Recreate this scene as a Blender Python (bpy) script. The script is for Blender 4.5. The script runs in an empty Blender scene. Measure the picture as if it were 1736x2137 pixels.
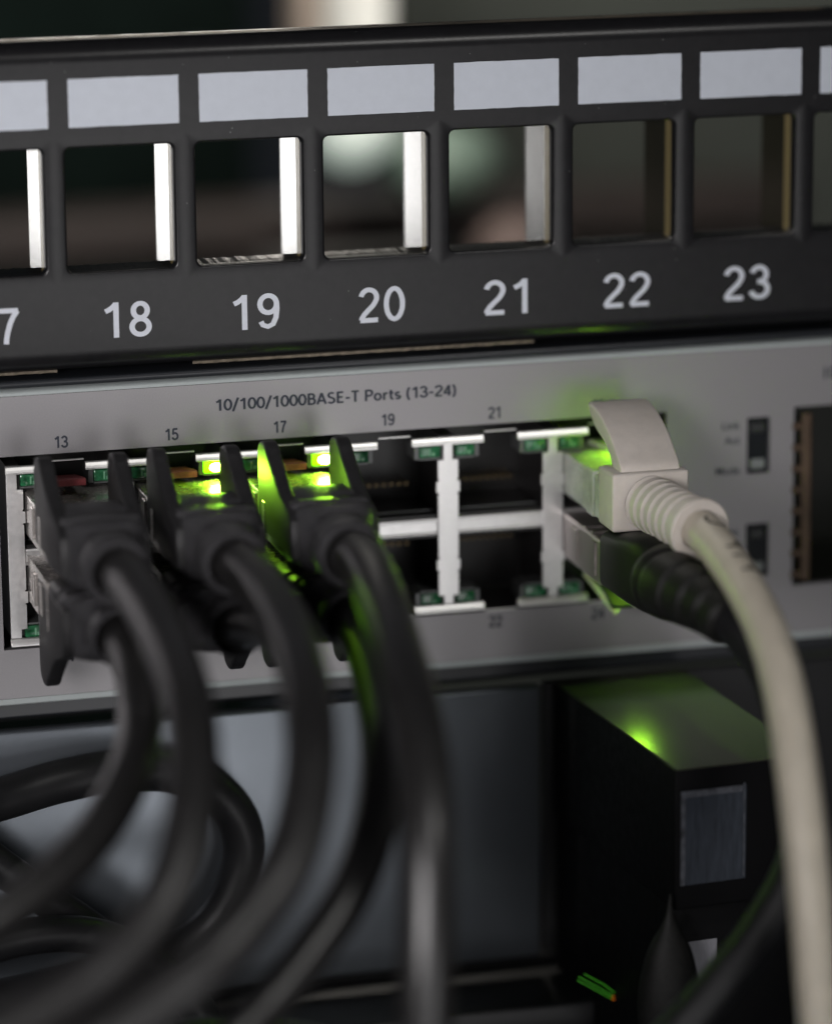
# Close-up of a patch panel above a network switch in a rack.  1 Blender unit = 1 mm.
import bpy, bmesh, math, random
from mathutils import Vector, Matrix, noise
random.seed(7)
S = bpy.context.scene
COL = S.collection
S.unit_settings.scale_length = 0.001

# ------------------------------------------------------------------ camera
cam = bpy.data.cameras.new('camera')
cam_o = bpy.data.objects.new('camera', cam)
COL.objects.link(cam_o)
right = Vector((0.96418226, -0.26511303, -0.00822558))
up = Vector((0.071357, 0.22939828, 0.97071345))
fwd = Vector((0.25546185, 0.93653164, -0.24009942))
M4 = Matrix((right, up, -fwd)).transposed().to_4x4()
M4.translation = Vector((-120.192, -457.804, 76.326))
cam_o.matrix_world = M4
cam.sensor_fit = 'HORIZONTAL'
cam.sensor_width = 360.0
cam.lens = 360.0 * 8000.0 / 1736.0
cam.clip_start = 10
cam.clip_end = 20000
cam.dof.use_dof = True
cam.dof.focus_distance = 476.0
cam.dof.aperture_fstop = 0.083
cam.dof.aperture_blades = 9
S.camera = cam_o

# ------------------------------------------------------------------ world, exposure
W = bpy.data.worlds.new('World')
S.world = W
W.use_nodes = True
W.node_tree.nodes['Background'].inputs[0].default_value = (0.75, 0.85, 1.0, 1)
W.node_tree.nodes['Background'].inputs[1].default_value = 0.012
S.view_settings.view_transform = 'Standard'
S.view_settings.look = 'None'
S.view_settings.exposure = 0.0
S.view_settings.gamma = 1.0
S.render.engine = 'CYCLES'
S.cycles.use_denoising = True
S.cycles.max_bounces = 8
S.cycles.sample_clamp_indirect = 6.0
S.cycles.caustics_reflective = False
S.cycles.caustics_refractive = False


def area(name, loc, target, sx, sy, L, color, spread=180.0):
    l = bpy.data.lights.new(name, 'AREA')
    l.shape = 'RECTANGLE'
    l.size, l.size_y = sx, sy
    l.energy = L * sx * sy * math.pi
    l.color = color
    l.spread = math.radians(spread)
    o = bpy.data.objects.new(name, l)
    o.location = loc
    d = Vector(target) - Vector(loc)
    o.rotation_euler = d.to_track_quat('-Z', 'Y').to_euler()
    COL.objects.link(o)
    return o


# room lamp up and to the left, close to the rack
area('key_lamp', (-200, -330, 40), (-34, 0, -24), 100, 100, 3.05, (1.0, 0.965, 0.97), 58.0)
# ceiling light in front, high and to the right
area('ceiling_lamp', (190, -480, 430), (0, 0, -30), 90, 70, 26.0, (1.0, 0.98, 0.95))
# wide soft light of the room to the right, low
area('room_lamp', (78, -620, -165), (0, 0, -45), 216, 400, 2.1, (1.0, 0.985, 0.99))
# bright window far behind the rack, to the left
area('rear_window_lamp', (-352, 1500, -231), (-10, 0, 0), 104, 98, 7.0, (1.0, 0.98, 0.96))
# unseen fill added above the rear to light the backdrop
area('rear_fill', (5, 100, 92), (62, 190, -25), 60, 50, 30.0, (1.0, 0.95, 0.87))
area('rim_lamp', (45, 420, 60), (-30, 0, 20), 90, 30, 16.0, (1.0, 0.93, 0.84))


# ------------------------------------------------------------------ materials
def mat(name, base, rough=0.5, metal=0.0, spec=0.5, emis=None, estr=0.0, trans=0.0, sss=0.0,
        var=0.0, var_scale=0.2, bump=0.0, bump_scale=4.0, coat=0.0, rvar=0.0, sss_r=1.0, stretch=None, specks=0.0):
    m = bpy.data.materials.new(name)
    m.use_nodes = True
    nt = m.node_tree
    p = nt.nodes['Principled BSDF']
    p.inputs['Base Color'].default_value = (*base, 1)
    p.inputs['Roughness'].default_value = rough
    p.inputs['Metallic'].default_value = metal
    p.inputs['Specular IOR Level'].default_value = spec
    p.inputs['Transmission Weight'].default_value = trans
    p.inputs['Coat Weight'].default_value = coat
    if sss:
        p.inputs['Subsurface Weight'].default_value = sss
        p.inputs['Subsurface Radius'].default_value = (1, 0.8, 0.6)
        p.inputs['Subsurface Scale'].default_value = sss_r
    if emis:
        p.inputs['Emission Color'].default_value = (*emis, 1)
        p.inputs['Emission Strength'].default_value = estr
    tc = nt.nodes.new('ShaderNodeTexCoord')
    src = tc.outputs['Object']
    if stretch:
        mp = nt.nodes.new('ShaderNodeMapping')
        mp.inputs['Scale'].default_value = stretch
        nt.links.new(src, mp.inputs[0])
        src = mp.outputs[0]
    if var or rvar:
        n = nt.nodes.new('ShaderNodeTexNoise')
        n.inputs['Scale'].default_value = var_scale
        n.inputs['Detail'].default_value = 6
        n.inputs['Roughness'].default_value = 0.65
        nt.links.new(src, n.inputs['Vector'])
        if var:
            r = nt.nodes.new('ShaderNodeMapRange')
            r.inputs['From Min'].default_value = 0.3
            r.inputs['From Max'].default_value = 0.7
            r.inputs['To Min'].default_value = 1 - var
            r.inputs['To Max'].default_value = 1 + var
            nt.links.new(n.outputs['Fac'], r.inputs['Value'])
            mx = nt.nodes.new('ShaderNodeVectorMath')
            mx.operation = 'SCALE'
            mx.inputs[0].default_value = base
            nt.links.new(r.outputs[0], mx.inputs['Scale'])
            nt.links.new(mx.outputs[0], p.inputs['Base Color'])
        if rvar:
            r = nt.nodes.new('ShaderNodeMapRange')
            r.inputs['From Min'].default_value = 0.3
            r.inputs['From Max'].default_value = 0.7
            r.inputs['To Min'].default_value = max(0.02, rough - rvar)
            r.inputs['To Max'].default_value = rough + rvar
            nt.links.new(n.outputs['Fac'], r.inputs['Value'])
            nt.links.new(r.outputs[0], p.inputs['Roughness'])
    if specks:
        vo = nt.nodes.new('ShaderNodeTexVoronoi')
        vo.inputs['Scale'].default_value = 0.55
        vo.inputs['Randomness'].default_value = 1.0
        nt.links.new(src, vo.inputs['Vector'])
        lt = nt.nodes.new('ShaderNodeMath')
        lt.operation = 'LESS_THAN'
        lt.inputs[1].default_value = 0.05
        nt.links.new(vo.outputs['Distance'], lt.inputs[0])
        sep = nt.nodes.new('ShaderNodeSeparateColor')
        nt.links.new(vo.outputs['Color'], sep.inputs[0])
        gt = nt.nodes.new('ShaderNodeMath')
        gt.operation = 'GREATER_THAN'
        gt.inputs[1].default_value = 0.55
        nt.links.new(sep.outputs[0], gt.inputs[0])
        ml = nt.nodes.new('ShaderNodeMath')
        ml.operation = 'MULTIPLY'
        nt.links.new(lt.outputs[0], ml.inputs[0])
        nt.links.new(gt.outputs[0], ml.inputs[1])
        mxs = nt.nodes.new('ShaderNodeMix')
        mxs.data_type = 'RGBA'
        mxs.inputs['B'].default_value = (specks, specks, specks, 1)
        nt.links.new(ml.outputs[0], mxs.inputs['Factor'])
        bc = p.inputs['Base Color']
        if bc.links:
            nt.links.new(bc.links[0].from_socket, mxs.inputs['A'])
        else:
            mxs.inputs['A'].default_value = (*base, 1)
        nt.links.new(mxs.outputs['Result'], bc)
    if bump:
        n2 = nt.nodes.new('ShaderNodeTexNoise')
        n2.inputs['Scale'].default_value = bump_scale
        n2.inputs['Detail'].default_value = 3
        nt.links.new(src, n2.inputs['Vector'])
        b = nt.nodes.new('ShaderNodeBump')
        b.inputs['Strength'].default_value = bump
        b.inputs['Distance'].default_value = 0.05
        nt.links.new(n2.outputs['Fac'], b.inputs['Height'])
        nt.links.new(b.outputs[0], p.inputs['Normal'])
    return m


M = {
    'panel': mat('black_powder_coat', (0.012, 0.0118, 0.013), 0.28, spec=0.36, var=0.2, var_scale=0.8, bump=0.2, bump_scale=6.0, specks=0.12),
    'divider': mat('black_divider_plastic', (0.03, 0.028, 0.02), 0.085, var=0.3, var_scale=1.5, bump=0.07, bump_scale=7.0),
    'divider_front': mat('gold_lit_divider_edge', (0.26, 0.21, 0.10), 0.22, bump=0.3, bump_scale=5.0),  # gold base paints in the light caught by the rough rib
    'worn': mat('worn_bare_edge', (0.22, 0.185, 0.14), 0.45, 0.6, var=0.5, var_scale=1.5, bump=0.5, bump_scale=3.0),
    'label': mat('pale_grey_print', (0.60, 0.64, 0.71), 0.55, var=0.03, var_scale=0.6),
    'number': mat('pale_number_print', (0.66, 0.69, 0.76), 0.55, var=0.04, var_scale=2.0),
    'face': mat('grey_switch_paint', (0.30, 0.290, 0.299), 0.36, 0.46, var=0.10, var_scale=7.0, bump=0.12, bump_scale=8.0),
    'bezel': mat('grey_bezel', (0.42, 0.46, 0.46), 0.45, 0.3, var=0.05, var_scale=3.0),
    'ink': mat('dark_blue_ink', (0.02, 0.026, 0.042), 0.6),
    'cover': mat('black_gloss_cover', (0.018, 0.02, 0.024), 0.28, bump=0.06, bump_scale=1.0),
    'shield': mat('bright_steel_shield', (0.96, 0.95, 0.94), 0.38, 0.9, var=0.05, var_scale=1.5, rvar=0.06),
    'tbar': mat('bright_steel_spring', (0.98, 0.97, 0.95), 0.36, 0.85, var=0.03, var_scale=1.5),
    'cavity': mat('black_port_plastic', (0.013, 0.012, 0.012), 0.35),
    'pins': mat('dim_gold_pins', (0.22, 0.16, 0.08), 0.4, 0.8),
    'led': mat('green_led_lens', (0.022, 0.13, 0.055), 0.18, var=0.7, var_scale=1.1, coat=0.4, bump=0.5, bump_scale=1.2),
    'led_die': mat('pale_led_lead', (0.16, 0.36, 0.22), 0.35),
    'led_lit': mat('lit_led_lens', (0.1, 0.4, 0.02), 0.3, emis=(0.25, 1.0, 0.0), estr=2.2),
    'led_core': mat('lit_led_core', (0.8, 0.9, 0.5), 0.3, emis=(0.42, 1.0, 0.035), estr=620.0),
    'holder': mat('grey_led_holder', (0.14, 0.145, 0.145), 0.4, 0.5),
    'white_boot': mat('cream_boot_vinyl', (0.66, 0.605, 0.55), 0.5, sss=0.15, sss_r=0.8, var=0.05, var_scale=0.6, bump=0.12, bump_scale=2.5),
    'white_jacket': mat('cream_cable_jacket', (0.56, 0.51, 0.42), 0.42, sss=0.12, sss_r=0.8, var=0.10, var_scale=0.25, bump=0.08, bump_scale=0.9),
    'clear': mat('cloudy_clear_plastic', (0.50, 0.52, 0.44), 0.25, sss=0.8, sss_r=3.0, var=0.25, var_scale=0.5),
    'print': mat('dark_cable_print', (0.03, 0.025, 0.018), 0.7),
    'grey_rubber': mat('charcoal_rubber_boot', (0.042, 0.041, 0.044), 0.46, var=0.22, var_scale=0.4, bump=0.1, bump_scale=1.6),
    'fin_rubber': mat('dark_rubber_fin', (0.017, 0.0165, 0.0175), 0.5, var=0.2, var_scale=0.5, bump=0.1, bump_scale=1.6),
    'grey_jacket': mat('charcoal_cable_jacket', (0.015, 0.0142, 0.0142), 0.37, spec=1.0, var=0.3, var_scale=0.4, bump=0.06, bump_scale=0.8),
    'plug': mat('nickel_plug_shell', (0.62, 0.58, 0.55), 0.24, 0.62, rvar=0.08, var=0.08, var_scale=0.8),
    'latch': mat('amber_latch', (0.62, 0.21, 0.09), 0.35, trans=0.1, var=0.3, var_scale=0.8),
    'latch_red': mat('dark_red_latch', (0.26, 0.055, 0.06), 0.35, trans=0.1, var=0.3, var_scale=0.8),
    'latch_dark': mat('smoky_latch', (0.05, 0.09, 0.03), 0.25, trans=0.2),
    'led_soft': mat('soft_led_core', (0.8, 0.9, 0.5), 0.3, emis=(0.35, 1.0, 0.02), estr=65.0),
    'plug_dark': mat('dull_nickel_plug_shell', (0.42, 0.38, 0.37), 0.4, 0.85, rvar=0.1, var=0.1, var_scale=0.8),
    'boot_matte': mat('dusty_black_boot', (0.007, 0.007, 0.0065), 0.6, spec=0.3, var=0.9, var_scale=2.5, bump=0.2, bump_scale=3.0),
    'led_hidden': mat('strong_led_core', (0.8, 0.9, 0.5), 0.3, emis=(0.42, 1.0, 0.02), estr=3200.0),
    'led_bright': mat('bright_led_core', (0.8, 0.9, 0.5), 0.3, emis=(0.42, 1.0, 0.035), estr=330.0),
    'latch_clear': mat('clear_latch', (0.60, 0.70, 0.40), 0.25, sss=0.7, sss_r=2.0),
    'black_boot': mat('black_boot_vinyl', (0.011, 0.011, 0.010), 0.5, spec=0.25, var=0.25, var_scale=0.5, bump=0.2, bump_scale=2.0),
    'black_jacket': mat('black_cable_jacket', (0.012, 0.012, 0.013), 0.42, spec=0.4, var=0.3, var_scale=0.2, bump=0.05, bump_scale=0.8),
    'lower': mat('slate_painted_steel', (0.19, 0.21, 0.235), 0.28, 0.75, rvar=0.0, var=0.04, var_scale=0.15, bump=0.05, bump_scale=2.0),
    'lower_dark': mat('dark_rack_steel', (0.006, 0.0062, 0.007), 0.4, 0.2),
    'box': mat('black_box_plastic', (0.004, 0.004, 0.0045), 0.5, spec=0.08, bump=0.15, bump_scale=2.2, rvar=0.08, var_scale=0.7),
    'box_top': mat('black_box_sheen', (0.055, 0.058, 0.042), 0.2, spec=0.55, bump=0.02, bump_scale=2.5),  # olive base puts the lit sheen of the box top into the colour
    'sticker': mat('slate_foil_sticker', (0.045, 0.053, 0.068), 0.34, 0.5, var=0.35, var_scale=0.5, stretch=(3, 3, 0.4), bump=0.15, bump_scale=1.0),
    'sticker_rim': mat('worn_sticker_rim', (0.085, 0.09, 0.105), 0.4, 0.3, var=0.6, var_scale=0.8),
    'sticker_pale': mat('pale_foil_sticker', (0.24, 0.24, 0.265), 0.45, 0.1, var=0.1, var_scale=0.6, stretch=(3, 3, 0.4)),
    'glint': mat('green_led_glint', (0.05, 0.35, 0.05), 0.3, emis=(0.10, 0.6, 0.02), estr=0.3),
    'glint_tip': mat('orange_glint_tip', (0.6, 0.15, 0.02), 0.3, emis=(0.9, 0.20, 0.01), estr=0.35),
    'brass': mat('aged_spring_bronze', (0.095, 0.062, 0.040), 0.5, 0.4, var=0.3, var_scale=0.3),
    'cage': mat('dark_cage_inside', (0.020, 0.022, 0.016), 0.4, 0.2),
    'slot': mat('dark_smoked_window', (0.010, 0.012, 0.014), 0.2),
    'slot_led': mat('pale_slot_led', (0.22, 0.24, 0.235), 0.4),
    'slot_led_dim': mat('dim_slot_led', (0.02, 0.022, 0.022), 0.4),
    'wall': mat('grey_green_wall', (0.06, 0.067, 0.058), 0.8, var=0.2, var_scale=0.02),
    'dark_wall': mat('dark_green_cabinet', (0.003, 0.006, 0.005), 0.8, spec=0.05, var=0.5, var_scale=0.03),
    'post': mat('white_painted_post', (0.82, 0.82, 0.78), 0.6),
    'taupe': mat('taupe_painted_post', (0.22, 0.18, 0.15), 0.7),
    'brown': mat('brown_tray', (0.028, 0.020, 0.018), 0.7, var=0.3, var_scale=0.05),
    'black': mat('dark_shelf', (0.015, 0.014, 0.014), 0.6, var=0.3, var_scale=0.05),
    'pale_green': mat('glowing_pale_cup', (0.88, 0.93, 0.88), 0.5, emis=(0.8, 0.95, 0.82), estr=0.35),  # glow added to brighten the blurred pale shape
    'dim_green': mat('dull_green_cup', (0.16, 0.22, 0.18), 0.45),
    'pinkish': mat('pinkish_brown_bag', (0.12, 0.085, 0.076), 0.7, var=0.2, var_scale=0.1),
    'olive': mat('olive_floor_plate', (0.06, 0.064, 0.052), 0.6, var=0.2, var_scale=0.05),
}


# ------------------------------------------------------------------ helpers
def link_mesh(name, bm, m, parent=None, smooth=False, loc=None):
    me = bpy.data.meshes.new(name)
    bm.normal_update()
    bm.to_mesh(me)
    bm.free()
    o = bpy.data.objects.new(name, me)
    if m is not None:
        me.materials.append(M[m] if isinstance(m, str) else m)
    if smooth:
        for p in me.polygons:
            p.use_smooth = True
        try:
            me.set_sharp_from_angle(angle=math.radians(38))
        except Exception:
            pass
    COL.objects.link(o)
    if parent is not None:
        o.parent = parent
    if loc is not None:
        o.location = loc
    return o


def thing(name, label, cat, loc=(0, 0, 0), group=None, rotz=0.0):
    o = bpy.data.objects.new(name, None)
    o.empty_display_size = 3
    COL.objects.link(o)
    o.location = loc
    o.rotation_euler = (0, 0, rotz)
    o['label'] = label
    o['category'] = cat
    if group:
        o['group'] = group
    return o


def tag(o, label=None, cat=None, group=None, kind=None):
    if label:
        o['label'] = label
    if cat:
        o['category'] = cat
    if group:
        o['group'] = group
    if kind:
        o['kind'] = kind
    return o


def add_box(bm, x0, x1, y0, y1, z0, z1, bev=0.0, seg=2):
    r = bmesh.ops.create_cube(bm, size=1.0)
    vs = r['verts']
    for v in vs:
        v.co = Vector(((x0 + x1) / 2 + v.co.x * (x1 - x0), (y0 + y1) / 2 + v.co.y * (y1 - y0), (z0 + z1) / 2 + v.co.z * (z1 - z0)))
    if bev:
        es = {e for v in vs for e in v.link_edges}
        bmesh.ops.bevel(bm, geom=list(es), offset=bev, segments=seg, affect='EDGES', profile=0.5)


def box(x0, x1, y0, y1, z0, z1, bev=0.0, seg=2):
    bm = bmesh.new()
    add_box(bm, x0, x1, y0, y1, z0, z1, bev, seg)
    return bm


def spline(pts, n):
    """Catmull-Rom through pts (tuples of any length), n samples per span."""
    P = [Vector(p[:3]) for p in pts]
    R = [p[3] if len(p) > 3 else None for p in pts]
    out, rad = [], []
    for i in range(len(P) - 1):
        p0 = P[i - 1] if i > 0 else P[i] * 2 - P[i + 1]
        p1, p2 = P[i], P[i + 1]
        p3 = P[i + 2] if i + 2 < len(P) else P[i + 1] * 2 - P[i]
        for k in range(n):
            t = k / n
            a = 2 * p1 + (p2 - p0) * t + (2 * p0 - 5 * p1 + 4 * p2 - p3) * t * t + (3 * p1 - p0 - 3 * p2 + p3) * t ** 3
            out.append(a * 0.5)
            if R[i] is not None:
                rad.append(R[i] + (R[i + 1] - R[i]) * t)
    out.append(P[-1])
    if R[-1] is not None:
        rad.append(R[-1])
    return out, rad


def frames(pts):
    T = []
    for i in range(len(pts)):
        a = pts[max(i - 1, 0)]
        b = pts[min(i + 1, len(pts) - 1)]
        T.append((b - a).normalized())
    n = Vector((0, 0, 1)) - T[0] * T[0].z
    n.normalize()
    N = []
    for t in T:
        n = n - t * n.dot(t)
        n.normalize()
        N.append(n.copy())
    return T, N


def add_tube(bm, pts, rad, seg=20, cap=True):
    T, N = frames(pts)
    rings = []
    for i, p in enumerate(pts):
        r = rad[i] if isinstance(rad, (list, tuple)) else rad
        b = T[i].cross(N[i])
        rings.append([bm.verts.new(p + (N[i] * math.cos(a) + b * math.sin(a)) * r) for a in [2 * math.pi * k / seg for k in range(seg)]])
    for i in range(len(rings) - 1):
        for k in range(seg):
            bm.faces.new((rings[i][k], rings[i][(k + 1) % seg], rings[i + 1][(k + 1) % seg], rings[i + 1][k]))
    if cap:
        bm.faces.new(list(reversed(rings[0])))
        bm.faces.new(rings[-1])


def tube(pts, rad, seg=20):
    bm = bmesh.new()
    add_tube(bm, pts, rad, seg)
    bmesh.ops.recalc_face_normals(bm, faces=bm.faces)
    return bm


def add_prism(bm, poly_yz, x0, x1, bev=0.0):
    """polygon in (y, z) pushed along x"""
    a = [bm.verts.new((x0, y, z)) for y, z in poly_yz]
    b = [bm.verts.new((x1, y, z)) for y, z in poly_yz]
    n = len(a)
    fs = [bm.faces.new(a), bm.faces.new(list(reversed(b)))]
    for i in range(n):
        fs.append(bm.faces.new((a[i], b[i], b[(i + 1) % n], a[(i + 1) % n])))
    bmesh.ops.recalc_face_normals(bm, faces=fs)
    if bev:
        es = {e for f in fs[:2] for e in f.edges}
        bmesh.ops.bevel(bm, geom=list(es), offset=bev, segments=3, affect='EDGES', profile=0.5)


def prism_xz(poly, y0, y1, bev=0.0):
    """polygon in (x, z) pushed along y (front at y0)"""
    bm = bmesh.new()
    a = [bm.verts.new((x, y0, z)) for x, z in poly]
    b = [bm.verts.new((x, y1, z)) for x, z in poly]
    n = len(a)
    fs = [bm.faces.new(a), bm.faces.new(list(reversed(b)))]
    for i in range(n):
        fs.append(bm.faces.new((a[i], b[i], b[(i + 1) % n], a[(i + 1) % n])))
    bmesh.ops.recalc_face_normals(bm, faces=fs)
    if bev:
        bmesh.ops.bevel(bm, geom=list(fs[0].edges), offset=bev, segments=2, affect='EDGES', profile=0.5)
    return bm


def sweep_x(profile, x0, x1, nx=2):
    """open profile of (y, z) swept along x"""
    bm = bmesh.new()
    rows = [[bm.verts.new((x0 + (x1 - x0) * i / (nx - 1), y, z)) for y, z in profile] for i in range(nx)]
    for i in range(nx - 1):
        for k in range(len(profile) - 1):
            bm.faces.new((rows[i][k], rows[i][k + 1], rows[i + 1][k + 1], rows[i + 1][k]))
    return bm


FONT_CACHE = {}


def text_bm(s, spacing=1.0, bold=0.0):
    """flat filled lettering as a bmesh in local x/y, lower left at 0"""
    cu = bpy.data.curves.new('lettering', 'FONT')
    cu.body = s
    cu.size = 1.0
    cu.space_character = spacing
    cu.offset = bold
    cu.resolution_u = 6
    o = bpy.data.objects.new('lettering', cu)
    COL.objects.link(o)
    bpy.context.view_layer.update()
    dg = bpy.context.evaluated_depsgraph_get()
    me = bpy.data.meshes.new_from_object(o.evaluated_get(dg))
    bm = bmesh.new()
    bm.from_mesh(me)
    bpy.data.objects.remove(o)
    bpy.data.curves.remove(cu)
    bpy.data.meshes.remove(me)
    return bm


def fit_text(s, cx, cz, h, y, w=None, spacing=1.0, bold=0.0, left=False):
    """lettering facing the camera side (-y), centred at cx, cz with letter height h"""
    bm = text_bm(s, spacing, bold)
    xs = [v.co.x for v in bm.verts]
    ys = [v.co.y for v in bm.verts]
    x0, x1, y0, y1 = min(xs), max(xs), min(ys), max(ys)
    sz = h / (y1 - y0)
    sx = (w / (x1 - x0)) if w else sz
    for v in bm.verts:
        X = (v.co.x - (x0 if left else (x0 + x1) / 2)) * sx + cx
        Z = (v.co.y - (y0 + y1) / 2) * sz + cz
        v.co = Vector((X, y, Z))
    bmesh.ops.recalc_face_normals(bm, faces=bm.faces)
    for f in bm.faces:
        f.normal_update()
        if f.normal.y > 0:
            f.normal_flip()
    return bm


def arc(cx, cy, rx, ry, a0, a1, n=14):
    return [(cx + rx * math.cos(math.radians(a0 + (a1 - a0) * i / n)), cy + ry * math.sin(math.radians(a0 + (a1 - a0) * i / n))) for i in range(n + 1)]


# letter forms as centre lines in a box of height 1: (advance, [strokes])
GLYPH = {
    '0': (.56, [arc(.28, .5, .22, .44, 90, 450, 28)]),
    '1': (.56, [[(.36, 0), (.36, 1)], [(.36, .965), (.28, .87), (.19, .80), (.09, .755)]]),
    '2': (.56, [arc(.28, .715, .21, .225, 172, -12, 14) + [(.45, .58), (.38, .47), (.26, .35), (.15, .23), (.085, .12), (.07, .06)], [(.04, .06), (.52, .06)]]),
    '3': (.56, [arc(.265, .725, .195, .215, 165, -78, 14) + [(.22, .515)], [(.22, .515), (.30, .512)] + arc(.275, .285, .225, .227, 78, -168, 16)]),
    '4': (.56, [[(.40, 0), (.40, .98)], [(.40, .94), (.06, .29)], [(.03, .27), (.54, .27)]]),
    '5': (.56, [[(.49, .94), (.14, .94)], [(.145, .98), (.095, .47)] , [(.095, .49), (.16, .56)] + arc(.265, .325, .225, .268, 100, -162, 16)]),
    '6': (.56, [arc(.28, .30, .215, .245, 0, 360, 24), [(.47, .80), (.42, .90), (.30, .945), (.17, .88), (.085, .70), (.065, .45), (.068, .30)]]),
    '7': (.56, [[(.04, .94), (.53, .94)], [(.51, .93), (.40, .77), (.31, .57), (.25, .35), (.21, .15), (.20, 0)]]),
    '8': (.56, [arc(.28, .735, .175, .205, 0, 360, 24), arc(.28, .275, .215, .22, 0, 360, 24)]),
    '9': (.56, [arc(.275, .70, .212, .245, 0, 360, 24), [(.488, .70), (.49, .52), (.465, .30), (.39, .12), (.26, .055), (.13, .11), (.085, .21)]]),
    '/': (.40, [[(.02, -.12), (.38, 1.06)]]),
    '-': (.40, [[(.05, .40), (.35, .40)]]),
    '(': (.30, [arc(.36, .42, .28, .62, 118, 242, 14)]),
    ')': (.30, [arc(-.06, .42, .28, .62, 62, -62, 14)]),
    ' ': (.27, []),
    'B': (.62, [[(.12, 0), (.12, 1)], [(.12, .94), (.31, .94)] + arc(.31, .735, .18, .205, 90, -90, 10) + [(.12, .53)], [(.12, .53), (.34, .53)] + arc(.34, .295, .20, .235, 90, -90, 10) + [(.12, .06)]]),
    'A': (.68, [[(.05, 0), (.34, .98)], [(.34, .98), (.63, 0)], [(.14, .30), (.54, .30)]]),
    'S': (.58, [arc(.29, .735, .19, .205, 35, 262, 14) + arc(.285, .275, .215, .22, 80, -150, 16)]),
    'E': (.56, [[(.12, 0), (.12, 1)], [(.12, .94), (.50, .94)], [(.12, .52), (.45, .52)], [(.12, .06), (.51, .06)]]),
    'T': (.56, [[(.28, 0), (.28, .93)], [(.02, .94), (.54, .94)]]),
    'P': (.60, [[(.12, 0), (.12, 1)], [(.12, .94), (.34, .94)] + arc(.34, .70, .20, .24, 90, -90, 12) + [(.12, .46)]]),
    'o': (.58, [arc(.29, .33, .205, .275, 0, 360, 24)]),
    'r': (.38, [[(.11, 0), (.11, .66)], [(.11, .42), (.17, .55), (.26, .605), (.36, .60)]]),
    't': (.38, [[(.16, .86), (.16, .18), (.20, .08), (.28, .055), (.35, .07)], [(.03, .60), (.34, .60)]]),
    's': (.46, [arc(.225, .455, .145, .15, 40, 262, 12) + arc(.225, .185, .155, .13, 80, -150, 12)]),
}


def stroke_text(s, cx, cz, h, y, width=None, weight=.125, gap=0.0, mirror=False):
    """lettering laid out from centre lines, facing -y, centred at cx with its mid height at cz"""
    adv = 0.0
    strokes = []
    for ch in s:
        a, st = GLYPH[ch]
        for q in st:
            strokes.append([(p[0] + adv, p[1]) for p in q])
        adv += a + gap
    allx = [p[0] for q in strokes for p in q]
    x0, x1 = min(allx) - weight / 2, max(allx) + weight / 2
    sx = (width / (x1 - x0)) if width else h
    bm = bmesh.new()
    for si, q in enumerate(strokes):
        closed = len(q) > 10 and (Vector(q[0]) - Vector(q[-1])).length < 1e-4
        pts = [Vector(p) for p in q]
        if closed:
            pts = pts[:-1]
        n = len(pts)
        Lr, Rr = [], []
        for i in range(n):
            a = pts[(i - 1) % n] if (closed or i > 0) else pts[0]
            b = pts[(i + 1) % n] if (closed or i < n - 1) else pts[-1]
            t = (b - a).normalized()
            nn = Vector((-t.y, t.x))
            k = weight / 2
            for side, lst in ((1, Lr), (-1, Rr)):
                p = pts[i] + nn * k * side
                lst.append(bm.verts.new((cx + (p.x - (x0 + x1) / 2) * sx, y - 0.006 * (si % 3), cz + (p.y - .5) * h)))
        for i in range(n if closed else n - 1):
            j = (i + 1) % n
            bm.faces.new((Lr[i], Lr[j], Rr[j], Rr[i]))
    bm.normal_update()
    for f in bm.faces:
        if f.normal.y > 0:
            f.normal_flip()
    return bm


# ------------------------------------------------------------------ patch panel
PITCH = 16.213
HW, HH = 6.766, 7.692
X0P, X1P = -4.5 * PITCH, 5.5 * PITCH
ZT, ZB = 18.0, -17.45
pp = thing('patch_panel', 'black unloaded patch panel with square holes numbered 17 to 23 under pale label fields', 'patch panel', (0, 2, 0))


def local(bm, t):
    bmesh.ops.translate(bm, verts=bm.verts, vec=-Vector(t.location))
    return bm


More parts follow.
